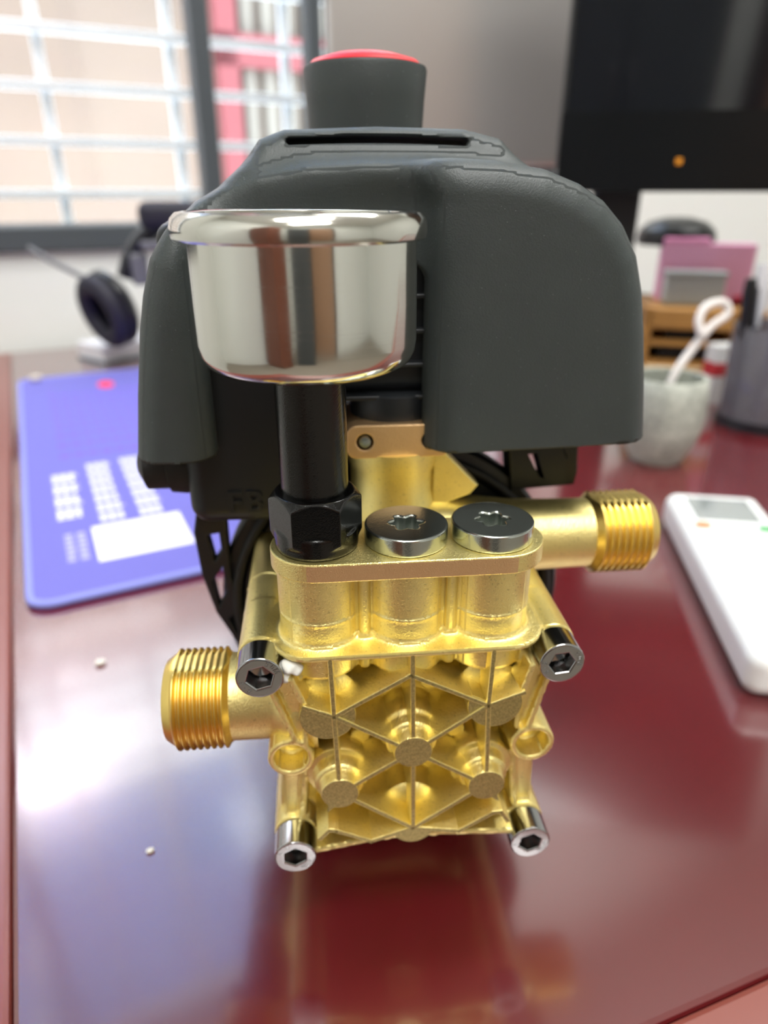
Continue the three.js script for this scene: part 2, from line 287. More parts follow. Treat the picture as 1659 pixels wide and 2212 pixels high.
// ================================================================ the pump
const PUMP_K = 1.1212;
const PUMP_TURN = 5.5 * Math.PI / 180;
const pump = thing('pressure_washer_pump', 'brass three cylinder washer pump with black motor hood and upright steel gauge', 'pump', V3(0.00682, 0, -0.1207).divideScalar(PUMP_K), PUMP_TURN);
pump.scale.setScalar(1 / PUMP_K);
const J = { C: [0, 0], TL: [-18, 11.85], TR: [17, 12.2], BL: [-17.3, -11.4], BR: [18, -12.2], B: [0.4, -24.9], T: [-0.9, 22] };
const BOLT = [[-33.5, 23.9], [32.9, 23.0], [-28.9, -31.4], [30.8, -33.2]];
const EYE = [[-28.4, -2.6], [29.6, -3.2]];
const CYL = [-20.1, -0.9, 18.1];
{ // the cast manifold with its cylinders, shelf, flanks, columns and eyes
  const block = [[-29, 27], [-32, 22], [-26, 4], [-27, -8], [-27.5, -27], [-22, -31], [-6, -29], [6, -29], [24, -30.5], [29, -28], [27, -8], [26.5, 4], [31, 20], [28, 27]];
  const flankL = [[-32.5, 22], [-26.5, 22.5], [-24.3, 15], [-24.6, 3], [-27.6, 3]], flankR = [[32, 21], [26.5, 22], [24.6, 15], [25, 2.5], [28.6, 2.5]];
  const lowL = [[-31.5, -5], [-26, -6], [-27.2, -27], [-31, -30]], lowR = [[32.2, -6], [26.5, -6], [28.6, -27], [33, -31]];
  const lips = [[-32.6, 20, -27.2, 3, -3.2, 0.65], [-27, 22, -24.4, 14.8, -0.6, 0.7], [-24.4, 14.8, -24.8, 2, -3.5, 0.6], [32, 19, 28.2, 2, -3.2, 0.65], [26.6, 22, 24.9, 14.8, -0.6, 0.7], [24.9, 14.8, 25.4, 2, -3.5, 0.6],
    [-25.2, -9, -27, -26, -7, 0.8], [25.8, -9, 28, -27, -7, 0.8], [-30, -7, -31.5, -27, -12, 1.2], [30.5, -8, 33, -28, -12, 1.2],
    [-25, -32.3, -6, -29, -1.6, 0.75], [-6, -29, 6, -29, -1.6, 0.75], [6, -29, 26, -30.8, -1.6, 0.75]];
  const f = (x, y, z) => {
    let d = 1e3;
    for (const a of CYL) d = mn(d, sCyl(x - a, z + 12, y, 9.05, 19.5, 46, 1.2));
    for (const a of [-10.5, 8.6]) d = smin(d, sBox(x, y, z, a, 33, -13, 1.1, 13, 6.8, 0.6), 1.4);
    for (const a of CYL) { const q = hyp(x - a, z + 12) - 9.05; d = mn(d, hyp(q, y - 34.2) - 0.22); }
    let sh = ext(sBox(x, z, 0, -0.6, -13, 0, 30.6, 13, 1e3, 9), y, 26.9, 28.2, 0.4);
    d = smin(d, sh, 1.8);
    let b = ext(poly2(x, y, block), z, -46, -14, 1);
    b = mn(b, ext(poly2(x, y, flankL), z, -46, -5.5, 0.5)); b = mn(b, ext(poly2(x, y, flankR), z, -46, -5.5, 0.5));
    b = mn(b, ext(poly2(x, y, lowL), z, -46, -9, 0.6)); b = mn(b, ext(poly2(x, y, lowR), z, -46, -9, 0.6));
    for (const [ax, ay, bx, by, c, r] of lips) b = smin(b, ext(seg2(x, y, ax, ay, bx, by) - r - mx(0, c - z) * 0.035, z, -30, c, 0.35), 1.2);
    d = smin(d, b, 1.6);
    BOLT.forEach(([a, c], i) => { d = smin(d, sCyl(x - a, y - c, z, 5.35, i < 2 ? -64 : -60, -7.2, 0.4), 1.2); if (z > -50) for (const q of [-24, -36]) { const w = hyp(x - a, y - c) - 5.35; d = mn(d, hyp(w, z - q) - 0.2); } });
    // webs that tie the upper bolts to the cylinders
    d = smin(d, ext(seg2(x, y, -33, 24, -22, 30) - 1, z, -30, -14, 0.4), 1.2); d = smin(d, ext(seg2(x, y, 32, 24, 21, 30) - 1, z, -30, -14, 0.4), 1.2);
    for (const [a, c] of EYE) { d = smin(d, sCyl(x - a, y - c, z, 5.4, -22, -3.2, 0.6), 1.2); d = smax(d, -sCyl(x - a, y - c, z, 4.0, -9.5, 4, 0.5), 0.6); }
    // small raised pads in the triangular pockets
    for (const [a, c] of [[-11.8, 4], [11.4, 4], [-11.6, -4.2], [12, -4], [-5.6, 11.2], [5.4, 11.4], [-5.6, -12], [6, -12.2]]) d = smin(d, sCyl(x - a, y - c, z, 2.6, -16, -10.8, 0.8), 1.8);
    return d;
  };
  part('pump_casting', mm(surface(f, [-41, -42, -66], [41, 48, 1.5], 0.68), false), M.brass, pump);
}
for (const [a, c, depth] of [['C', [-0.6, 27]], ['C', 'TL'], ['C', 'TR'], ['C', 'BL'], ['C', 'BR'], ['C', 'B'], ['T', 'TL'], ['T', 'TR'], ['TL', 'BL'], ['TR', 'BR'], ['BL', 'B'], ['BR', 'B'],
  ['TL', [-18.4, 27.2]], ['TR', [17.3, 27.2]], ['TL', [-24.6, 15]], ['TR', [25, 15.2]],
  [[-22.5, -26], [-20.2, -23.4]], [[-20.2, -23.4], [-18.6, -23.8]], [[-18.6, -23.8], [-10, -28.3]], [[-10, -28.3], 'B'], ['B', [12, -27.2]], [[12, -27.2], [20.5, -21.8]], [[20.5, -21.8], [22.4, -21.8]], [[22.4, -21.8], [24.3, -25]]]) {
  const p = J[a] ?? a, q = J[c] ?? c, L = hyp(q[0] - p[0], q[1] - p[1]), t = Math.atan2(q[1] - p[1], q[0] - p[0]);
  const s = new THREE.Shape(); s.moveTo(-14, -0.95); s.lineTo(-0.35, -0.6); s.quadraticCurveTo(0, -0.55, 0, -0.3); s.lineTo(0, 0.3); s.quadraticCurveTo(0, 0.55, -0.35, 0.6); s.lineTo(-14, 0.95);
  const g = new THREE.ExtrudeGeometry(s, { depth: L + 0.8, bevelEnabled: false, curveSegments: 4 }).translate(0, 0, -0.4);
  // shape x -> z (front), shape y -> across, depth -> along
  g.applyMatrix4(new THREE.Matrix4().makeBasis(V3(0, 0, 1), V3(-Math.sin(t), Math.cos(t), 0), V3(-Math.cos(t), -Math.sin(t), 0))).translate(q[0], q[1], 0);
  part('rib', twoTone(mm(toCreasedNormals(g, 0.7), 'dom')), [M.brassGroundDim, M.brass], pump);
}
const bossProfile = (r1, r2, r3, f = 0) => [[0, -14.5], [r3 + 0.8, -14.5], [r3 + 0.2, -13.4], [r3, -12], [r3 - 0.1, -7.2], [r3 - 0.5, -6.6], [r2 + 0.5, -6.3], [r2 + 0.15, -5.6], [r2, -3.6], [r2 - 0.4, -3.1], [r1 + 0.4, -2.9], [r1 + 0.1, -2.3], [r1, -0.5 + f], [r1 - 0.25, f + 0.05], [0, f + 0.05]];
for (const [k, r1, r2, r3] of [['C', 4.6, 6.0, 7.4], ['BL', 4.6, 5.9, 8.1], ['BR', 4.6, 5.9, 8.1]]) {
  const b = part('valve_boss', twoTone(mm(latheZ(bossProfile(r1, r2, r3), J[k][0], J[k][1]))), [M.brassGroundDim, M.brass], pump);
  if (k !== 'C') part('casting_flash', mm(extrude(poly(k === 'BL' ? [[-3, -2.6], [-1.2, -3.9], [-2.6, -5.2], [-3.1, -5.6], [-2.9, -4.6]] : [[1.4, -3.9], [3, -2.8], [3.1, -4.6], [3.6, -5.6], [2.6, -5]]), 1.2, 0.2).translate(J[k][0], J[k][1], -1.1), 'dom'), M.brassGroundDim, b);
}
for (const [x, y, r, q0, q1] of [[-19.4, 11.7, 6.3, 150, 388], [18.6, 12.1, 6.3, 150, 388], [0.4, -24.8, 5.2, 200, 348]]) {
  part('valve_boss', mm(latheZ([[0, -14.5], [8, -14.5], [7.3, -13], [7.1, -8], [6.4, -7.2], [4.4, -6.4], [0, -6.2]], x, y)), M.brass, pump);
  const s = new THREE.Shape(); s.moveTo(0, 0); s.absarc(0, 0, r, q0 * Math.PI / 180, q1 * Math.PI / 180, false); s.lineTo(0, 0);
  part('half_boss', twoTone(mm(extrude(s, 7, 0.25, 2).translate(x, y, -7.35), 'dom')), [M.brassGroundDim, M.brass], pump);
}
{ // flange plate over the cylinders, turned plugs
  const s = new THREE.Shape(); s.absarc(-20.1, 0, 10.1, Math.PI / 2, Math.PI * 1.5, false); s.absarc(19.2, 0, 10.1, -Math.PI / 2, Math.PI / 2, false);
  part('flange_plate', twoTone(mm(extrude(s, 4.2, 0.3, 2, 40).rotateX(-Math.PI / 2).translate(0, 45.3, -12), 'dom'), 0.97), [M.brassPlate, M.brass], pump, 'thick brass flange plate with scraped coppery edge');
  for (const a of [-0.9, 18.0]) {
    const o = new THREE.Shape(); o.absarc(0, 0, 9, 0, 2 * Math.PI, false);
    const h = new THREE.Path(); const hp = []; for (let i = 0; i < 72; i++) { const q = i / 72 * 2 * Math.PI, r = 3.25 + 0.55 * Math.cos(6 * q); hp.push(V2(r * Math.cos(q), r * Math.sin(q))); } h.setFromPoints(hp.reverse()); o.holes.push(h);
    const plug = part('screw_plug', mm(toCreasedNormals(extrude(o, 4.1, 0.45, 3, 64), 0.12).rotateX(-Math.PI / 2).translate(a, 49.5, -12), 'dom'), M.zinc, pump, 'round zinc screw plug with star socket');
    part('socket', mm(new THREE.CylinderGeometry(3.9, 3.9, 0.4, 24).translate(a, 49.9, -12)), M.zinc, plug);
  }
}
{ // socket head bolts
  BOLT.forEach(([a, b], i) => {
    const tilt = [0.25, 0.1, 0.5, 0.35][i], o = new THREE.Shape(); o.absarc(0, 0, 5.15, 0, 2 * Math.PI, false);
    const h = []; for (let k = 0; k < 6; k++) { const q = k / 6 * 2 * Math.PI + tilt; h.push(V2(2.9 * Math.cos(q), 2.9 * Math.sin(q))); }
    o.holes.push(new THREE.Path(h.reverse()));
    const bolt = part('bolt', mm(toCreasedNormals(extrude(o, 7.2, 0.45, 4, 64), 0.12).translate(a, b, -7)), M.chrome, pump, 'shiny socket head bolt');
    part('socket', mm(latheZ([[0, -5.4], [2.95, -4.1], [2.95, -4.6], [0, -5.6]], a, b, 6)), M.chrome, bolt);
    const list = []; const ring = (str, mid) => { [...str].forEach((ch, k) => { const q = mid - (k - (str.length - 1) / 2) * 0.33; list.push(text(ch, 1.15, 0.28).rotateZ(q - Math.PI / 2).translate(a + 4.02 * Math.cos(q), b + 4.02 * Math.sin(q), 0.05)); }); };
    ring('90M', [0.75, 0.3, -0.75, -0.5][i]); ring('8.8', [3.75, 3.4, 2.4, 2.9][i]);
    part('raised_marking', mm(merge(list)), M.chrome, bolt);
  });
  const w = (x, y, z) => smin(smin(hyp(x + 27.3, y - 24.8, (z + 2.5) * 0.8) - 1.7, hyp(x + 28.2, y - 22, (z + 2.5) * 0.8) - 1.3, 1.2), hyp(x + 25.6, y - 24.2, (z + 2.2) * 0.8) - 1.3, 0.8) + 0.16 * Math.sin(x * 1.9) * Math.cos(y * 2.3);
  part('sealant', mm(surface(w, [-31, 19, -7], [-22, 28, 1], 0.3), false), std('#dfddd4', 0.5, 0, { }), pump, 'crumbly white sealant blob beside the upper left bolt');
}
// threaded ports: rings of thread with a flat along the top
function threaded(a0, a1, r, dir, y, z, neck, name) {
  const n = 8, p = (a1 - a0) / n, pts = [[0, a0 - 1.2], [r - 2.6, a0 - 1.2], [r - 1.5, a0 - 0.6]];
  for (let k = 0; k < n; k++) pts.push([r - 1, a0 + k * p + 0.12], [r, a0 + k * p + p * 0.42], [r, a0 + k * p + p * 0.55], [r - 1, a0 + k * p + p * 0.95]);
  pts.push([r - 1.3, a1 + 0.5], [r - 2.4, a1 + 2], [r - 4.2, a1 + 2.3], [r - 4.6, a1 + 2], [r - 4.8, a1 - 8], [0, a1 - 8]);
  const g = new THREE.LatheGeometry(pts.map((q) => V2(q[0], q[1])), 96), P = g.attributes.position;
  g.rotateZ(-Math.PI / 2); for (let i = 0; i < P.count; i++) if (P.getY(i) > r * 0.9) P.setY(i, r * 0.9 + (P.getY(i) - r * 0.9) * 0.12);
  if (dir < 0) g.rotateY(Math.PI);
  const port = part(name, mm(latheX(neck, 0, 0).rotateY(dir < 0 ? Math.PI : 0).translate(0, y, z)), M.brass, pump);
  part('thread', mm(toCreasedNormals(g.translate(0, y, z), 0.5)), M.brassTurned, port, 'turned external thread');
}
threaded(43, 55.8, 12.2, -1, 5, -18, [[0, 22], [13.5, 22], [13.2, 29], [11.2, 31], [10.7, 33], [10.6, 44], [0, 44]], 'inlet_port');
threaded(55.5, 70.5, 11.6, 1, 30.7, -48, [[0, 8], [13, 8], [12.6, 14], [11.2, 26], [10.2, 34], [9.9, 44], [9.7, 56], [0, 56]], 'outlet_port');
{ // brass valve body behind the plugs with its pinned block and gusset
  part('valve_body', mm(latheY([[0, 30], [13.4, 30], [12.9, 39], [12.2, 43], [11.4, 47], [11.5, 52], [12.2, 54.5], [12.2, 58], [0, 58]], 0.7, -52)), M.brass, pump);
  const s = new THREE.Shape(); const w = 13, h = 4.3, r = 2.6; s.moveTo(-w + r, -h); s.lineTo(w - r, -h); s.absarc(w - r, -h + r, r, -Math.PI / 2, 0); s.lineTo(w, h - r); s.absarc(w - r, h - r, r, 0, Math.PI / 2); s.lineTo(-w + r, h); s.absarc(-w + r, h - r, r, Math.PI / 2, Math.PI); s.lineTo(-w, -h + r); s.absarc(-w + r, -h + r, r, Math.PI, Math.PI * 1.5);
  for (const x of [-8.4, 7.9]) { const c = new THREE.Path(); c.absarc(x, 0, 2.1, 0, 2 * Math.PI, true); s.holes.push(c); }
  const b = part('valve_block', mm(extrude(s, 21, 0.35, 2).translate(0.8, 61.8, -62), 'dom'), M.brassPlate, pump, 'coppery brass block crossed by two pins');
  for (const x of [-8.4, 7.9]) part('pin', mm(latheZ([[0, -58], [1.75, -58], [1.75, -41.6], [1.35, -41], [0, -40.9]], x + 0.8, 61.8, 24)), M.zinc, b);
  part('gusset', mm(extrude(poly([[8, 58], [11.5, 57], [20.5, 47.5], [18.5, 45], [13, 43], [8, 41]]), 5, 0.6).translate(2.2, 0, -50), 'dom'), M.brass, pump);
  part('gearbox', mm(surface((x, y, z) => smin(sCyl(x, y - 4, z, 40, -64, -48, 3), sBox(x, y, z, 0, 20, -46, 26, 14, 12, 4), 6), [-44, -40, -68], [44, 50, -30], 2), false), M.brass, pump);
}
{ // pressure gauge standing on the first cylinder
  const ga = -20.1, gc = -12, gb = -20.5;
  const g = part('pressure_gauge', mm(latheY([[0, 88], [15.6, 88], [17.6, 88.3], [19.2, 89.3], [20.1, 91], [20.4, 93], [20.35, 100], [20.2, 110.6], [0, 110.6]], ga, gc, 128)), M.steel, pump, 'brushed steel gauge case standing upright, dial facing up');
  { const p = g.geometry.attributes.position, u = g.geometry.attributes.uv; for (let i = 0; i < p.count; i++) { const x = p.getX(i) * 1000 - ga, z = p.getZ(i) * 1000 - gc; u.setXY(i, Math.atan2(z, x) / 6.283 * 2, p.getY(i) * 24); } }
  const bz = part('bezel', mm(latheY([[18.6, 110.3], [21.8, 110.35], [22.25, 110.7], [22.4, 111.4], [22.4, 112.4], [22.1, 113.8], [21.2, 114.7], [20, 114.9], [19.2, 114.6], [18.8, 113.6], [18.6, 110.3]], gb, gc, 128)), M.steel, g, 'rolled steel bezel ring');
  { const p = bz.geometry.attributes.position, u = bz.geometry.attributes.uv; for (let i = 0; i < p.count; i++) { const x = p.getX(i) * 1000 - gb, z = p.getZ(i) * 1000 - gc; u.setXY(i, Math.atan2(z, x) / 6.283 * 2, p.getY(i) * 24); } }
  part('dial', mm(new THREE.CylinderGeometry(18.7, 18.7, 0.5, 64).translate(gb, 111.6, gc)), M.white, g, 'white dial face');
  part('lens', mm(new THREE.CylinderGeometry(18.9, 18.9, 0.8, 64).translate(gb, 113.6, gc)), M.pane, g);
  const stem = part('stem', mm(latheY([[0, 48], [6.95, 48], [6.95, 87.5], [7.3, 88.2], [0, 88.2]], -20.1, gc)), M.blackPaint, pump, 'glossy black gauge stem');
  const hx = new THREE.Shape(); for (let k = 0; k < 6; k++) { const q = k / 6 * 2 * Math.PI, r = 9.75; k ? hx.lineTo(r * Math.cos(q), r * Math.sin(q)) : hx.moveTo(r, 0); }
  // chamfered hexagon: the prism cut by a cone above and below
  const ap = 9.75 * Math.cos(Math.PI / 6);
  const nut = (x, y, z) => { const X = x + 20.1, Z = z - gc; let d = -1e3; for (let k = 0; k < 6; k++) { const q = k / 6 * 2 * Math.PI + Math.PI / 6; d = mx(d, X * Math.cos(q) + Z * Math.sin(q) - ap); } const r = hyp(X, Z); d = mx(d, 51.5 - y, y - 62.2); d = smax(d, (r - 8.1 + (y - 62.2) * 0.9) * 0.74, 0.25); d = smax(d, (r - 8.4 + (51.2 - y) * 0.9) * 0.74, 0.25); return smin(d, sCyl(X, Z, y, 8.9, 49.4, 54.5, 0.9), 0.3); };
  part('hex_nut', mm(surface(nut, [-31.5, 48.5, -23.5], [-8.5, 63, -0.5], 0.28), false), M.blackPaint, stem, 'glossy black chamfered hex collar');
}
{ // black hood over the motor with a deep recess for the gauge
  const half = [[64, 40], [63.5, 60], [61.3, 75], [59, 88], [57, 97], [54.3, 105], [50, 111.5], [45, 116.2], [39, 119.6], [31, 122.4], [20, 124], [8, 124.6]];
  const outline = [...half.map(([x, y]) => [x + 0.7, y]), ...half.slice().reverse().map(([x, y]) => [0.7 - x, y])];
  const body = (x, y, z, off) => {
    const r = 7, bulge = 3.2 * (1 - mn(1, ((x - 0.7) / 62) ** 2)) * mx(0, mn(1, (z + 80) / 40));
    const d2 = poly2(x, y, outline) + r + mx(0, -z - 45) * 0.03, dy = ab(z + 87 - bulge * 0.5) - 51 + r;
    let d = mn(mx(d2, dy), 0) + hyp(mx(d2, 0), mx(dy, 0)) - r;
    // raised deck on top
    const deck = ext(poly2(x, y, [[-34, 110], [-36, 120], [-29.5, 128.6], [-24, 130.6], [-3, 131.4], [17, 131], [25.5, 129], [33, 121], [31, 110]]), z, -124, -50 - mx(0, y - 122) * 0.5, 3.5);
    d = smin(d, deck, 4);
    return d + off;
  };
  const f = (x, y, z) => {
    const o = body(x, y, z, 0);
    let d = mx(o, -mx(body(x, y - 0, z, 3), -1e3));
    // shallow scoop, then the opening through the skin
    const scoop = sBox(x, y, z, -18.3, 80, -24, 25.6, 43, 22.5, 9);
    const wall = mx(o, 0 - 1e3), skin = smax(-scoop, o, 9), skinIn = smax(-sBox(x, y, z, -18.3, 80, -24, 28.6, 46, 25.5, 11), o + 3, 9);
    d = mx(skin, -skinIn);
    d = smax(d, -sBox(x, y, z, -18.5, 70, -50, 25.4, 33.2, 30, 4), 0.8);
    d = mx(d, 60.2 + 0.012 * x - y);
    d = smax(d, -sBox(x, y + 0.5 * ((x + 3) / 21) ** 2, z, -3, 128.5, -48, 20.5, 0.75, 13, 0.3), 0.3);
    return d;
  };
  const hood = part('motor_hood', mm(surface(f, [-68, 56, -142], [69, 134, -28], 0.95), false), M.hood, pump, 'matt black plastic motor hood with two front lobes');
  const knob = part('switch_knob', mm(latheY([[0, 128], [15.4, 128], [15.5, 132], [15.9, 140], [16.5, 147], [16.2, 147.8], [15.2, 148], [14.9, 147.4], [0, 147.4]], -2.8, -95, 96)), M.hood, pump, 'tapered black knob');
  part('knob_cap', mm(latheY([[0, 147], [15, 147], [15, 148.2], [14, 149.2], [9, 150.6], [0, 151.3]], -2.8, -95, 64)), M.redPlastic, knob, 'domed red cap');
}
{ // junction box and cable gland behind the gauge stem
  const jb = (x, y, z) => mn(sBox(x, y, z, -20, 92, -62, 33.6, 20, 15, 4), sBox(x, y, z, -34, 75, -62, 19.6, 37.5, 15, 5));
  const j = part('junction_box', mm(surface(jb, [-56, 36, -80], [16, 114, -45], 1), false), M.blackPlastic, pump, 'black junction box');
  for (const y of [96, 88, 80, 72]) part('vent_slat', mm(box(40, 1.1, 5, -8, y, -46.5, 0.4)), M.blackPlastic, j);
  part('raised_letters', mm(text('FB', 6, 1.0).translate(-38.6, 44.6, -47.3)), M.blackPlastic, j);
  part('cable_gland', mm(latheX([[0, 0], [3, 0], [7, 2.2], [7, 8], [8, 8.4], [8.4, 12], [8.2, 16], [0, 16]], 0, 0, 48).translate(-67, 52, -58)), M.blackRubber, j, 'black rubber cable gland');
  part('neck', mm(latheY([[0, 65], [11, 65], [11.4, 70.5], [11.2, 72.2], [10.2, 72.8], [0, 72.8]], 0.7, -54)), M.blackPlastic, j);
}
{ // motor
  const prof = [[0, -64], [46, -64], [49, -66], [50, -69], [50, -75], [48.4, -77], [47, -79], [47, -140], [44, -150], [30, -154], [0, -155]];
  part('motor', mm(latheZ(prof.slice().reverse(), 2, 4, 96)), M.blackRubber, pump, 'round black motor body');
  part('motor_flange', mm(latheZ([[40, -70], [51.2, -70], [52, -68], [52, -63], [51, -61.4], [47, -60.8], [46, -62], [45, -60], [40, -60], [40, -70]], 2, 4, 96)), M.blackPlastic, pump);
  part('flange_ring', mm(new THREE.TorusGeometry(47.5, 1.4, 12, 96).translate(2, 4, -59.5)), M.blackRubber, pump);
  // slotted guard bracket on the left
  const s = poly([[-53, 42], [-55.6, 30], [-54.8, 16], [-52, 3], [-46.5, -9], [-40.5, -17], [-37, -16], [-41, -8], [-44.6, 4], [-46.4, 16], [-46, 42]]);
  for (const q of [[[-51.8, 29], [-48.6, 29.5], [-48.4, 24], [-50.6, 20.5]], [[-51.8, 14], [-48.6, 18.5], [-48.2, 10.5], [-50.8, 5]], [[-48.4, 0.5], [-46.5, 2], [-45.2, -4], [-46.4, -5]]]) s.holes.push(new THREE.Path(q.map((p) => V2(...p))));
  part('guard_bracket', mm(extrude(s, 5, 0.6).translate(0, 0, -64)), M.blackPlastic, pump, 'curved black slotted bracket');
  const s2 = poly([[33, 62], [55.5, 62], [56.2, 56], [54.8, 53], [55.6, 44], [55, 40], [36, 39]]);
  for (const q of [[[39.5, 50.5], [43.5, 51], [44.5, 48], [46.5, 41.5], [43.8, 42.5]], [[47.2, 55.5], [48.6, 56], [52.8, 48.5], [51.6, 47.6]]]) s2.holes.push(new THREE.Path(q.map((p) => V2(...p))));
  part('guard_bracket', mm(extrude(s2, 8, 0.6).translate(0, 0, -68)), M.blackPlastic, pump, 'black slotted bracket under the hood');
  for (const x of [-26, 28]) part('foot', mm(box(18, 32, 70, x, -51.5, -105, 2)), M.blackRubber, pump);
}

// ================================================================ things on the desk
const atDesk = (r, d, y = 0) => onDesk(r, y, d);
{ // printed blue mouse pad
  const W = 0.23, H = 0.44, cv = document.createElement('canvas'); cv.width = 1024; cv.height = 2048; const c = cv.getContext('2d');
  const X = (r) => (r - 0.008) / W * 1024, Y = (d) => 2048 - (d - 0.241) / H * 2048;
  c.fillStyle = '#6a67ba'; c.fillRect(0, 0, 1024, 2048);
  c.fillStyle = '#e8e8ea'; c.fillRect(X(0.039), Y(0.311), X(0.085) - X(0.039), Y(0.269) - Y(0.311));
  const strokes = (r0, r1, d0, d1, cell, tone) => { c.fillStyle = tone; const n = Math.max(1, Math.round((d1 - d0) / cell)), h = (Y(d0) - Y(d1)) / n, w = X(r1) - X(r0); for (let k = 0; k < n; k++) { const y = Y(d1) + k * h; for (let q = 0; q < 4; q++) c.fillRect(X(r0) + w * 0.08, y + h * (0.1 + q * 0.21), w * (0.55 + 0.35 * rnd()), h * 0.11); for (let q = 0; q < 3; q++) c.fillRect(X(r0) + w * (0.12 + q * 0.3), y + h * 0.1, w * 0.12, h * 0.76); } };
  strokes(0.022, 0.0385, 0.325, 0.402, 0.019, '#dfe0ee'); strokes(0.043, 0.0595, 0.314, 0.414, 0.014, '#d9daec'); strokes(0.064, 0.0795, 0.313, 0.416, 0.014, '#d9daec');
  strokes(0.025, 0.030, 0.274, 0.308, 0.006, '#b9b8de'); strokes(0.031, 0.036, 0.274, 0.308, 0.006, '#b9b8de');
  for (let k = 0; k < 9; k++) strokes(0.03 + 0.0, 0.036, 0.43 + k * 0.024, 0.436 + k * 0.024, 0.006, '#7a5fc4');
  for (let k = 0; k < 8; k++) { c.fillStyle = '#6f58c6'; for (let r = 0.03; r < 0.2; r += 0.009) c.fillRect(X(r), Y(0.44 + k * 0.024), 30, 34 + 8 * rnd()); }
  c.fillStyle = '#f0304a'; c.beginPath(); c.ellipse(X(0.080), Y(0.629), 32, 60, 0, 0, 7); c.fill();
  const t = new THREE.CanvasTexture(cv); t.colorSpace = THREE.SRGBColorSpace;
  const m = thing('mouse_pad', 'blue violet mouse pad printed with white text, left of the pump', 'mouse pad', atDesk(0.008 + W / 2, 0.241 + H / 2), DESK_TURN);
  const s = new THREE.Shape(), w = W / 2, h = H / 2, r = 0.008; s.moveTo(-w + r, -h); s.lineTo(w - r, -h); s.absarc(w - r, -h + r, r, -1.5708, 0); s.lineTo(w, h - r); s.absarc(w - r, h - r, r, 0, 1.5708); s.lineTo(-w + r, h); s.absarc(-w + r, h - r, r, 1.5708, 3.1416); s.lineTo(-w, -h + r); s.absarc(-w + r, -h + r, r, 3.1416, 4.7124);
  const g = extrude(s, 0.0035, 0.0006).rotateX(-Math.PI / 2), p = g.attributes.position, u = g.attributes.uv; for (let i = 0; i < p.count; i++) u.setXY(i, p.getX(i) / W + 0.5, 0.5 - p.getZ(i) / H);
  part('pad_sheet', g, std('#ffffff', 0.75, 0, { map: t }), m);
  const rim = []; for (let i = 0; i < 24; i++) rim.push(s.getSpacedPoints(24)[i]); const curve = new THREE.CatmullRomCurve3(s.getSpacedPoints(160).slice(0, 160).map((q) => V3(q.x, 0.002, -q.y)), true);
  part('stitched_rim', new THREE.TubeGeometry(curve, 320, 0.0021, 8, true), std('#8a90dc', 0.8), m, 'lighter blue stitched rim');
}
{ // remote control
  const rot = DESK_TURN - 0.62, t = thing('remote_control', 'white air conditioner remote control with grey screen lying on the desk', 'remote control', atDesk(0.2985, 0.1129), rot);
  const w = 0.047, L = 0.150, h = 0.019;
  part('case', new RoundedBoxGeometry(w, h, L, 6, 0.0062).translate(0, h / 2, 0), M.whiteGloss, t);
  part('screen', box(0.030, 0.0012, 0.026, 0, h + 0.0001, -L / 2 + 0.023, 0.0005), std('#8d9391', 0.12, 0, { clearcoat: 1 }), t, 'grey display window');
  const btn = (x, z, a, b, col, n) => part('button', new THREE.CylinderGeometry(1, 1, 1, 24).scale(a, 0.0016, b).translate(x, h + 0.0004, z), std(col, 0.45), t, n);
  btn(-0.0145, -L / 2 + 0.044, 0.0037, 0.0022, '#f08a4a', 'orange button'); btn(0.0145, -L / 2 + 0.044, 0.0037, 0.0022, '#4fae62', 'green button'); btn(0, -L / 2 + 0.044, 0.0036, 0.0022, '#e4e4df');
  part('ring_pad', new THREE.TorusGeometry(0.0125, 0.0016, 10, 48).rotateX(Math.PI / 2).scale(1, 0.7, 0.72).translate(0, h + 0.0003, -L / 2 + 0.058), std('#d9d9d3', 0.5), t); btn(0, -L / 2 + 0.058, 0.006, 0.004, '#ecece6');
  for (let k = 0; k < 2; k++) for (const x of [-0.012, 0, 0.012]) btn(x, -L / 2 + 0.073 + k * 0.006, 0.0044, 0.0018, '#dcdcd5');
  part('badge', new THREE.CylinderGeometry(1, 1, 1, 24).scale(0.005, 0.0006, 0.0018).translate(0.006, h + 0.0001, L / 2 - 0.035), std('#a9acac', 0.4), t);
}
{ // grey stone cup and the white stick in it
  const p = atDesk(0.3965, 0.262), prof = [[0, 0.004], [0.0135, 0.0], [0.0165, 0.0005], [0.0185, 0.004], [0.0225, 0.012], [0.0258, 0.022], [0.0268, 0.034], [0.0262, 0.046], [0.0245, 0.0565], [0.0235, 0.0578], [0.022, 0.0572], [0.0235, 0.046], [0.0238, 0.034], [0.021, 0.016], [0, 0.010]];
  const t = solo('stone_cup', lathe(prof, 48), std('#ffffff', 0.6, 0, { map: stoneTone }), 'small mottled grey stone cup on the desk behind the right port', 'cup', p);
  const q = V3(p.x, 0, p.z);
  solo('plastic_stick', tube([V3(-0.006, 0.0135, 0.004), V3(0.002, 0.057, 0.002), V3(0.012, 0.073, -0.002), V3(0.024, 0.088, -0.006), V3(0.034, 0.096, -0.008), V3(0.031, 0.102, -0.009), V3(0.018, 0.1, -0.006), V3(0.014, 0.092, -0.003), V3(0.016, 0.084, 0)], 0.0027, 80, 12), std('#e6e0dc', 0.35), 'white curved plastic stick leaning out of the stone cup', 'stick', q);
}
const world = (x, F, y = 0) => V3(x, y, -F);
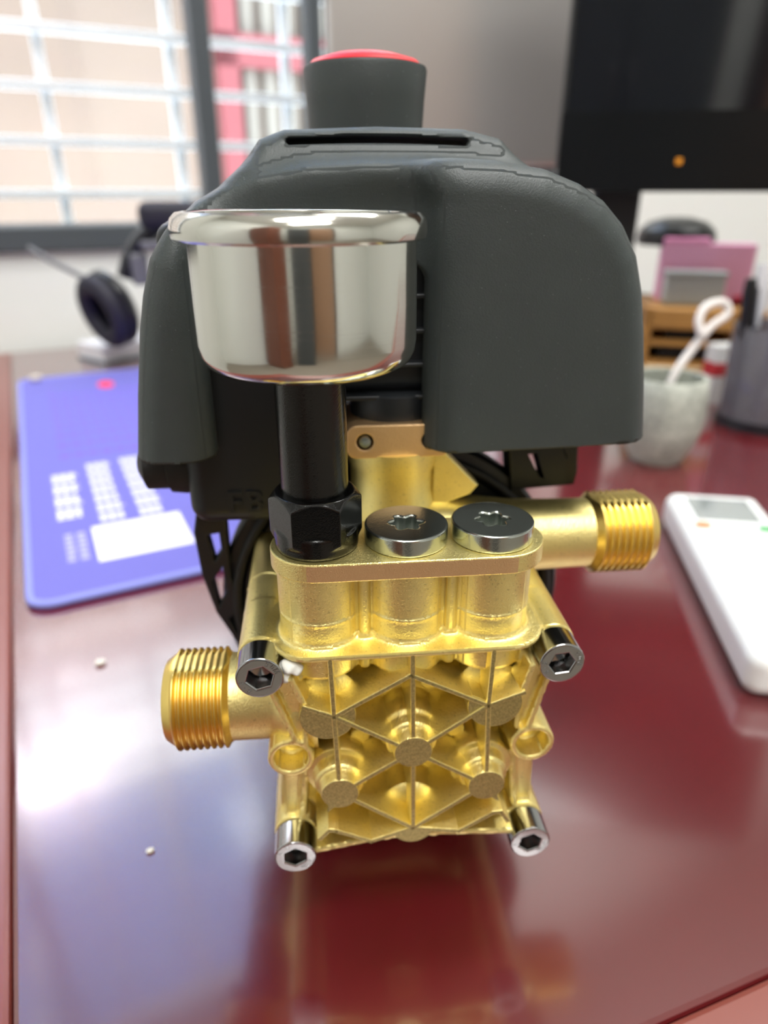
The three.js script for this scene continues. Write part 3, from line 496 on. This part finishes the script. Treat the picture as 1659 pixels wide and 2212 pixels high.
{ // caramel wood desk organiser with pink card and clear box on it
  const OX = 0.292, t = thing('desk_organizer', 'caramel wood desk organizer with open slots behind the stone cup', 'organizer', world(OX, 0.66), -0.25), wood = std('#ffffff', 0.5, 0, { map: woodTone });
  part('back_board', box(0.1, 0.074, 0.006, 0, 0.037, -0.047), wood, t); part('side_board', box(0.007, 0.074, 0.1, -0.0465, 0.037, 0), wood, t); part('side_board', box(0.026, 0.074, 0.1, 0.037, 0.037, 0), wood, t);
  part('top_board', box(0.1, 0.018, 0.1, 0, 0.065, 0, 0.002), wood, t); part('shelf', box(0.07, 0.004, 0.1, -0.01, 0.044, 0), wood, t); part('shelf', box(0.07, 0.004, 0.1, -0.01, 0.026, 0), wood, t);
  const dr1 = part('drawer', box(0.069, 0.022, 0.1, -0.01, 0.0135, 0.002, 0.002), std('#d8b98a', 0.5), t, 'pale wood drawer'); part('base_board', box(0.1, 0.003, 0.1, 0, 0.0015, 0), wood, t);
  part('knob', new THREE.SphereGeometry(0.003, 16, 12).translate(-0.01, 0.0135, 0.054), M.chrome, dr1);
  solo('stapler', box(0.036, 0.008, 0.03, 0, 0.004, 0, 0.003), M.blackPlastic, 'black stapler inside the upper slot of the wood organizer', 'stapler', world(OX - 0.018, 0.637, 0.0462), -0.25);
  solo('black_case', box(0.05, 0.013, 0.03, 0, 0.0065, 0, 0.003), std('#15181b', 0.4), 'flat black case inside the lower slot of the wood organizer', 'case', world(OX - 0.016, 0.637, 0.0282), -0.25);
  const pk = thing('pink_box', 'pink card box standing on top of the wood organizer', 'box', world(0.297, 0.672, 0.0742), -0.22);
  part('box_body', box(0.079, 0.050, 0.024, 0, 0.025, 0, 0.0015), std('#f3b0d0', 0.7), pk); part('lid', box(0.04, 0.006, 0.024, -0.02, 0.052, 0, 0.0025), std('#f09cc6', 0.7), pk); part('red_tab', box(0.009, 0.006, 0.002, 0.032, 0.003, 0.013), std('#d03048', 0.6), pk);
  const tp = thing('clear_box', 'translucent grey plastic box in front of the pink card box', 'box', world(0.277, 0.642, 0.0742), -0.22);
  part('shell', box(0.05, 0.026, 0.02, 0, 0.013, 0, 0.003), new THREE.MeshPhysicalMaterial({ color: '#cdd6d4', roughness: 0.3, transmission: 0.35, thickness: 0 }), tp); part('rim', box(0.052, 0.004, 0.022, 0, 0.027, 0, 0.001), std('#aab2b2', 0.4), tp);
  solo('speaker', lathe([[0, 0], [0.012, 0], [0.012, 0.046], [0.034, 0.047], [0.036, 0.052], [0.034, 0.060], [0.026, 0.067], [0.012, 0.071], [0, 0.0715]], 40), std('#0c0e12', 0.3), 'black rounded device rising behind the pink card box', 'speaker', world(0.278, 0.702, 0.0742));
}
{ // red and white pack
  const t = thing('small_carton', 'small white and red carton between cup and pen holder', 'carton', world(0.290, 0.585), 0.2);
  part('carton_body', box(0.026, 0.05, 0.016, 0, 0.025, 0, 0.001), M.white, t); part('red_band', box(0.0265, 0.012, 0.0165, 0, 0.03, 0, 0.001), std('#c8323a', 0.6), t);
}
{ // pen holder with pens
  const p = world(0.296, 0.52), t = thing('pen_holder', 'smoky clear pen holder at the right edge of the desk', 'pen holder', p, 0.1);
  part('cup', lathe([[0, 0.002], [0.029, 0], [0.031, 0.002], [0.033, 0.075], [0.0325, 0.0765], [0.0312, 0.075], [0.029, 0.006], [0, 0.006]], 40), new THREE.MeshPhysicalMaterial({ color: '#b4b2bb', roughness: 0.12, transmission: 0.75, thickness: 0, ior: 1.45 }), t);
  part('base_ring', lathe([[0, 0], [0.0325, 0], [0.0335, 0.004], [0.0325, 0.008], [0, 0.008]], 40), std('#1a1b22', 0.4), t);
  const pens = [['black pen standing leftmost in the pen holder', '#0d0e12', -0.021, 0.004, -0.011, 0.145], ['blue capped pen in the middle of the pen holder', '#3238a8', -0.011, 0.012, 0.004, 0.128], ['thick black marker leaning right in the pen holder', '#101115', -0.003, -0.002, 0.012, 0.142], ['black pen with white clip at the back of the pen holder', '#14161b', -0.013, -0.012, -0.004, 0.156], ['short black pen at the front of the pen holder', '#0b0c10', 0.001, 0.016, 0.008, 0.125]];
  pens.forEach(([label, col, x, z, lean, L0], k) => { const L = L0 * 0.72;
    const g = thing('pen', label, 'pen', world(p.x + x, -p.z - z, 0.0065), 0); g.rotation.z = -lean * 10;
    const r = k === 2 ? 0.0058 : 0.0042;
    part('barrel', lathe([[0, 0], [r * 0.5, 0.004], [r, 0.012], [r, L * 0.62], [0, L * 0.62]], 20), std(col, 0.35), g); part('cap', lathe([[0, L * 0.6], [r * 1.2, L * 0.6], [r * 1.25, L * 0.9], [r * 0.9, L], [0, L]], 20), std(k === 3 ? '#e4e4e8' : col, 0.3), g);
    part('clip', box(0.002, L * 0.26, 0.0016, r * 1.3, L * 0.8, 0.0), std(k === 3 ? '#e8e8ec' : '#5a5c66', 0.3), g);
  });
}
{ // stack of white note paper at the back left
  const t = thing('note_pad', 'thick white note pad on the desk behind the mouse pad', 'note pad', atDesk(0.117, 0.775), DESK_TURN + 0.45);
  part('paper_block', box(0.085, 0.016, 0.05, 0, 0.010, 0, 0.001), std('#f4f4f8', 0.6), t); part('backing', box(0.087, 0.002, 0.052, 0, 0.001, 0), std('#5d7a86', 0.6), t);
}
solo('eraser', box(0.010, 0.004, 0.007, 0, 0.002, 0, 0.0012), std('#d8cfc0', 0.7), 'tiny beige eraser on the far left corner of the mouse pad', 'eraser', atDesk(0.022, 0.672, 0.0045), DESK_TURN);
{ // headset on its stand
  const t = thing('headset', 'black headset with thin microphone boom behind the hood on the left', 'headset', world(-0.242, 0.72), 0.2);
  const blk = std('#15161c', 0.35), soft = std('#1c1a2a', 0.6), greyp = std('#6d6d74', 0.45);
  part('stand', merge([lathe([[0, 0], [0.035, 0], [0.036, 0.004], [0.033, 0.007], [0.006, 0.009], [0.005, 0.14], [0, 0.14]], 32)]).translate(0.06, 0, 0), blk, t);
  part('headband', tube([V3(-0.016, 0.09, 0.0), V3(-0.006, 0.112, 0), V3(0.012, 0.131, 0), V3(0.045, 0.143, 0), V3(0.085, 0.143, 0), V3(0.115, 0.128, 0), V3(0.126, 0.09, 0)], 0.008, 60, 12).scale(1, 1, 1.5), blk, t);
  part('head_pad', box(0.07, 0.026, 0.034, 0.04, 0.146, 0, 0.01).rotateZ(0.0), soft, t); part('slider', box(0.05, 0.006, 0.026, 0.03, 0.121, 0.01, 0.002), greyp, t); part('slider', box(0.016, 0.03, 0.02, -0.0, 0.098, 0.004, 0.004).rotateZ(0.0), greyp, t);
  for (const sgn of [-1, 1]) {
    const bend = (g) => g.rotateZ(Math.PI / 2 * -sgn).rotateY(sgn < 0 ? 0.75 : -0.7).rotateZ(sgn < 0 ? 0.32 : -0.3).translate(sgn < 0 ? -0.03 : 0.128, 0.062, 0.0);
    const e = part('ear_cup', bend(lathe([[0, -0.012], [0.014, -0.011], [0.026, -0.006], [0.031, 0.0], [0.031, 0.006], [0.027, 0.010], [0.0, 0.010]], 40).scale(1.2, 1, 1)), blk, t);
    part('cushion', bend(new THREE.TorusGeometry(0.022, 0.0085, 12, 40).rotateX(Math.PI / 2).scale(1.2, 1, 1).translate(0, 0.015, 0)), soft, e);
  }
  part('microphone_boom', tube([V3(-0.035, 0.078, 0), V3(-0.058, 0.093, 0.004), V3(-0.085, 0.11, 0.008), V3(-0.098, 0.119, 0.01)], 0.0026, 30, 8), std('#77797c', 0.4), t, 'thin grey boom');
}
// monitors
{
  const t = thing('monitor', 'silver backed monitor seen from behind, left of the black one', 'monitor', world(0.07, 0.72), 0.08);
  part('back_shell', box(0.24, 0.3, 0.018, 0, 0.338, 0, 0.006), std('#c4c0bc', 0.34, 0.75), t);
  part('bezel', box(0.244, 0.304, 0.006, 0, 0.338, -0.012, 0.002), M.blackPlastic, t);
  part('stand_neck', box(0.05, 0.21, 0.012, 0, 0.105, -0.018, 0.004), std('#b5b3b0', 0.3, 0.8), t); part('stand_foot', box(0.16, 0.008, 0.1, 0, 0.004, -0.018, 0.003), std('#b5b3b0', 0.3, 0.8), t);
}
{
  const t = thing('monitor', 'black monitor with glossy dark screen and orange standby light, at the upper right', 'monitor', world(0.2455, 0.53), -0.16), lean = (g) => g.translate(0, -0.166, 0).rotateX(0.1).translate(0, 0.188, 0);
  t.scale.setScalar(0.883);
  part('case', lean(box(0.28, 0.3, 0.026, 0, 0.316, -0.012, 0.004)), std('#0c1011', 0.3), t);
  part('screen', lean(box(0.272, 0.238, 0.003, 0, 0.342, 0.0015)), std('#101218', 0.08, 0, { ior: 1.7, clearcoat: 1, clearcoatRoughness: 0.05 }), t, 'glossy switched-off screen');
  part('chin', lean(box(0.279, 0.056, 0.005, 0, 0.195, 0.0013)), std('#0c1013', 0.25), t);
  part('standby_light', lean(box(0.0045, 0.0045, 0.003, -0.047, 0.1885, 0.004, 0.001)), new THREE.MeshStandardMaterial({ color: '#d08a2a', emissive: '#e08a20', emissiveIntensity: 0.4 }), t, 'small orange light');
  part('stand_neck', box(0.04, 0.24, 0.014, -0.085, 0.12, -0.036, 0.004), M.blackPlastic, t); part('stand_foot', box(0.09, 0.008, 0.1, -0.09, 0.004, -0.036, 0.003), M.blackPlastic, t);
}
{ // unseen lamp added beside the desk; its two bulbs make the desk glare spots
  const t = thing('added_floor_lamp', 'added unseen floor lamp whose two round bulbs make the glare spots on the desk', 'lamp', onDesk(-0.085, DOWN, 0.79), DESK_TURN);
  part('base', lathe([[0, 0], [0.11, 0], [0.11, 0.012], [0.1, 0.02], [0.012, 0.025], [0, 0.025]], 40), M.darkSteel, t); part('pole', new THREE.CylinderGeometry(0.006, 0.006, 1.36, 16).translate(0, 0.7, 0), M.darkSteel, t);
  const H = 1.315;
  part('arm', tube([V3(0, H + 0.06, 0), V3(0.02, H + 0.07, 0), V3(0.05, H + 0.06, 0), V3(0.055, H + 0.03, 0)], 0.004, 24, 8), M.darkSteel, t); part('arm', tube([V3(0, H + 0.05, 0), V3(0.001, H + 0.045, 0.02), V3(0.0, H + 0.03, 0.022)], 0.004, 16, 8), M.darkSteel, t);
  for (const [x, z] of [[0.055, 0], [0.0, 0.022]]) {
    part('bulb', new THREE.SphereGeometry(0.022, 24, 16).translate(x, H, z), new THREE.MeshStandardMaterial({ color: '#ffffff', emissive: '#fff2ff', emissiveIntensity: 16 }), t);
    const l = new THREE.PointLight('#fff2ff', 0.03); l.position.set(x, H, z); l.castShadow = true; l.shadow.radius = 1; t.add(l);
  }
}
for (const [r, d, s, l] of [[0.031, 0.189, 0.0016, 'larger white crumb on the desk left of the threaded inlet'], [0.0345, 0.0945, 0.0009, 'tiny white crumb on the desk in front, left of the lower bolt']])
  solo('crumb', new THREE.IcosahedronGeometry(s, 1).scale(1.3, 0.7, 0.9).translate(0, s * 0.6, 0), std('#e6e2d8', 0.8), l, 'crumb', atDesk(r, d), 0.5);

renderer.render(scene, camera);
